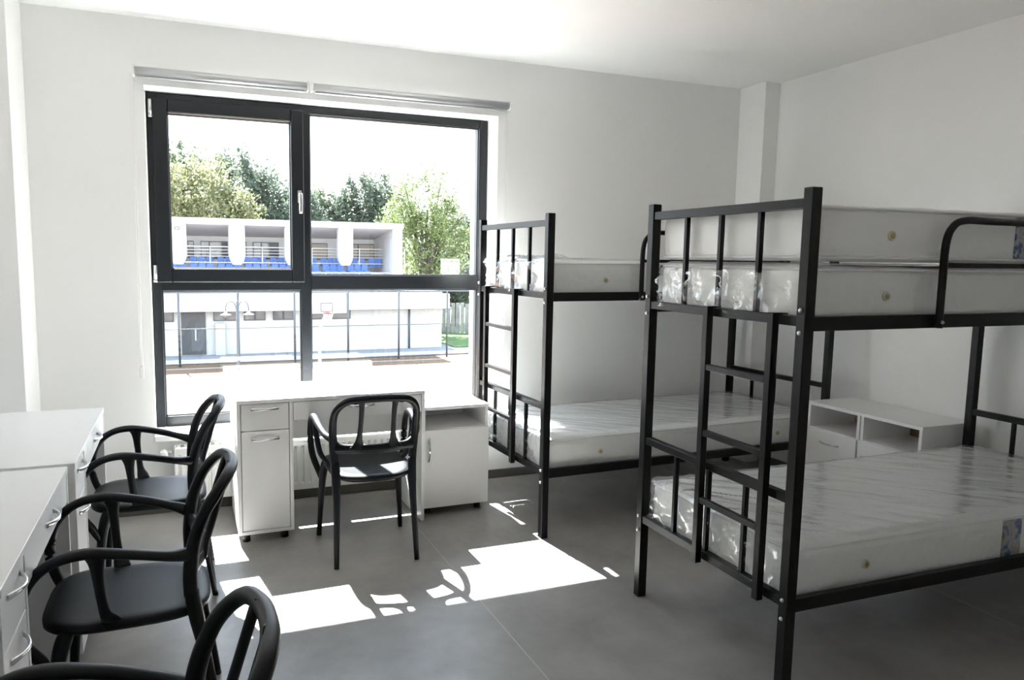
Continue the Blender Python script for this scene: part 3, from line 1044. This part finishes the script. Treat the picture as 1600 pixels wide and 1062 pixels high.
# ------------------------------------------------------------------ trees
def make_tree(label, base, crown, trunk_h, leafm, n, size, seed, name='broadleaf_tree', branches=6):
    rnd = random.Random(seed)
    t = empty(name, label, 'tree', base, 0, 'trees beyond the grandstand')
    top = max(c[2] + c[5] for c in crown)
    bm = bmesh.new()
    cx, cy, cz = crown[0][:3]
    add_tube(bm, [(0, 0, 0), (cx * 0.2, cy * 0.2, trunk_h * 0.5), (cx * 0.5, cy * 0.5, trunk_h), (cx, cy, cz)], [0.28, 0.22, 0.18, 0.08], seg=8, n=3)
    for k in range(branches):
        c = crown[k % len(crown)]
        a = rnd.uniform(0, 2 * PI)
        e = (c[0] + math.cos(a) * c[3] * 0.7, c[1] + math.sin(a) * c[4] * 0.5, c[2] + rnd.uniform(0.1, 0.75) * c[5])
        s0 = (cx * 0.5, cy * 0.5, trunk_h * rnd.uniform(0.75, 1.0))
        mid = tuple((s0[i] * 0.5 + e[i] * 0.5) + (0.4 if i == 2 else 0) for i in range(3))
        add_tube(bm, [s0, mid, e], [0.12, 0.07, 0.025], seg=6, n=3)
    from_bm(bm, 'trunk', M['bark'], t, True)
    vs_, fs_ = [], []
    vol = [c[3] * c[4] * c[5] for c in crown]
    tot = sum(vol)
    for c, v in zip(crown, vol):
        # leaves gather in clumps towards the outside of each lobe
        m_ = int(n * v / tot)
        ncl = max(14, m_ // 55)
        cl = []
        for _ in range(ncl):
            d = Vector((rnd.gauss(0, 1), rnd.gauss(0, 1), rnd.gauss(0, 1))).normalized() * rnd.uniform(0.45, 1.0)
            cl.append((d, rnd.uniform(0.12, 0.3)))
        for _ in range(m_):
            d, sp_ = rnd.choice(cl)
            q = d + Vector((rnd.gauss(0, 1), rnd.gauss(0, 1), rnd.gauss(0, 1))) * sp_ * 0.55
            p = Vector((c[0] + q.x * c[3], c[1] + q.y * c[4], c[2] + q.z * c[5]))
            if p.z < 0.2:
                continue
            a = Vector((rnd.gauss(0, 1), rnd.gauss(0, 1), rnd.gauss(0, 1))).normalized()
            b = a.orthogonal().normalized()
            s = size * rnd.uniform(0.6, 1.35)
            k = len(vs_)
            vs_ += [p - a * s, p + b * s * 0.5, p + a * s, p - b * s * 0.5]
            fs_.append((k, k + 1, k + 2, k + 3))
    me = bpy.data.meshes.new('foliage')
    me.from_pydata([tuple(v) for v in vs_], [], fs_)
    f = link(me, 'foliage', leafm, t)
    f['kind'] = 'stuff'
    return t


# base, lobes (x, y, z, rx, ry, rz) relative to the base
make_tree('large yellow-green tree with a broad round crown rising behind the grandstand', (1.6, 52, GZ),
          [(0, 0, 8.8, 3.2, 3.0, 3.6), (2.4, 0, 7.8, 2.4, 2.4, 2.8), (-2.2, 0, 9.0, 2.4, 2.4, 3.0), (3.9, 0, 6.8, 1.5, 1.8, 2.0)], 4.5, M['leafy'], 15000, 0.17, 11)
make_tree('tall dark tree behind the broad yellow-green tree', (-0.5, 64, GZ),
          [(0, 0, 11.6, 3.4, 3.0, 3.4), (3.2, 0, 11.8, 2.6, 2.4, 2.6)], 6, M['leafm'], 9000, 0.2, 12)
make_tree('dark green domed tree between the yellow-green tree and the lowest dark tree', (6.2, 60, GZ),
          [(-1.5, 0, 11.0, 2.8, 2.6, 3.4), (1.2, 0, 9.6, 2.7, 2.6, 3.2), (0.4, 0, 7.2, 3.4, 2.8, 2.8)], 5, M['leafd'], 11000, 0.19, 13)
make_tree('low dark green tree standing lowest of the row over the canopy roof', (9.6, 58, GZ),
          [(-0.6, 0, 8.4, 2.3, 2.4, 3.0), (1.0, 0, 7.4, 1.8, 2.2, 2.6)], 4, M['leafd'], 8000, 0.19, 14)
make_tree('narrow grey-green tree between the lowest dark tree and the dense rounded one', (11.6, 61, GZ),
          [(0, 0, 8.6, 2.2, 2.2, 3.0), (1.6, 0, 7.4, 1.8, 2.0, 2.4)], 5, M['leafm'], 8000, 0.19, 15)
make_tree('tall dark tree with a dense rounded crown beside the airy bright tree', (15.6, 60, GZ),
          [(0, 0, 10.4, 2.6, 2.4, 2.9), (-1.9, 0, 9.2, 1.8, 2.0, 2.6), (1.6, 0, 8.6, 2.4, 2.4, 3.0), (-0.6, 0, 7.4, 3.4, 2.8, 2.4)], 5, M['leafd'], 14000, 0.18, 16)
make_tree('airy bright green tree with fanned branches past the end of the grandstand', (16.6, 46.5, GZ),
          [(0.2, 0, 9.0, 2.7, 2.2, 3.2), (-1.6, 0, 8.2, 1.8, 1.8, 2.4), (1.9, 0, 7.2, 2.0, 1.8, 2.6), (0.4, 0, 5.6, 3.0, 2.2, 2.0)], 4.2, M['leafb'], 14000, 0.12, 17, branches=16)
make_tree('dark bushy tree low beside the end wall of the grandstand', (15.2, 52, GZ),
          [(0, 0, 5.2, 1.9, 1.8, 2.6), (2.6, 0, 4.4, 2.2, 1.8, 2.2), (0.2, 0, 7.4, 1.4, 1.4, 1.6)], 3, M['leafm'], 9000, 0.15, 18)
make_tree('dark shrubby tree hanging over the board fence', (20.6, 51, GZ),
          [(0, 0, 3.6, 2.6, 1.6, 2.2), (-2.2, 0, 3.0, 1.8, 1.4, 1.8)], 2, M['leafd'], 7000, 0.15, 19)
make_tree('green tree rising behind the board fence and the dark shrubby tree', (22.4, 55, GZ),
          [(0, 0, 6.6, 3.0, 2.4, 3.2)], 3, M['leafm'], 8000, 0.17, 20)
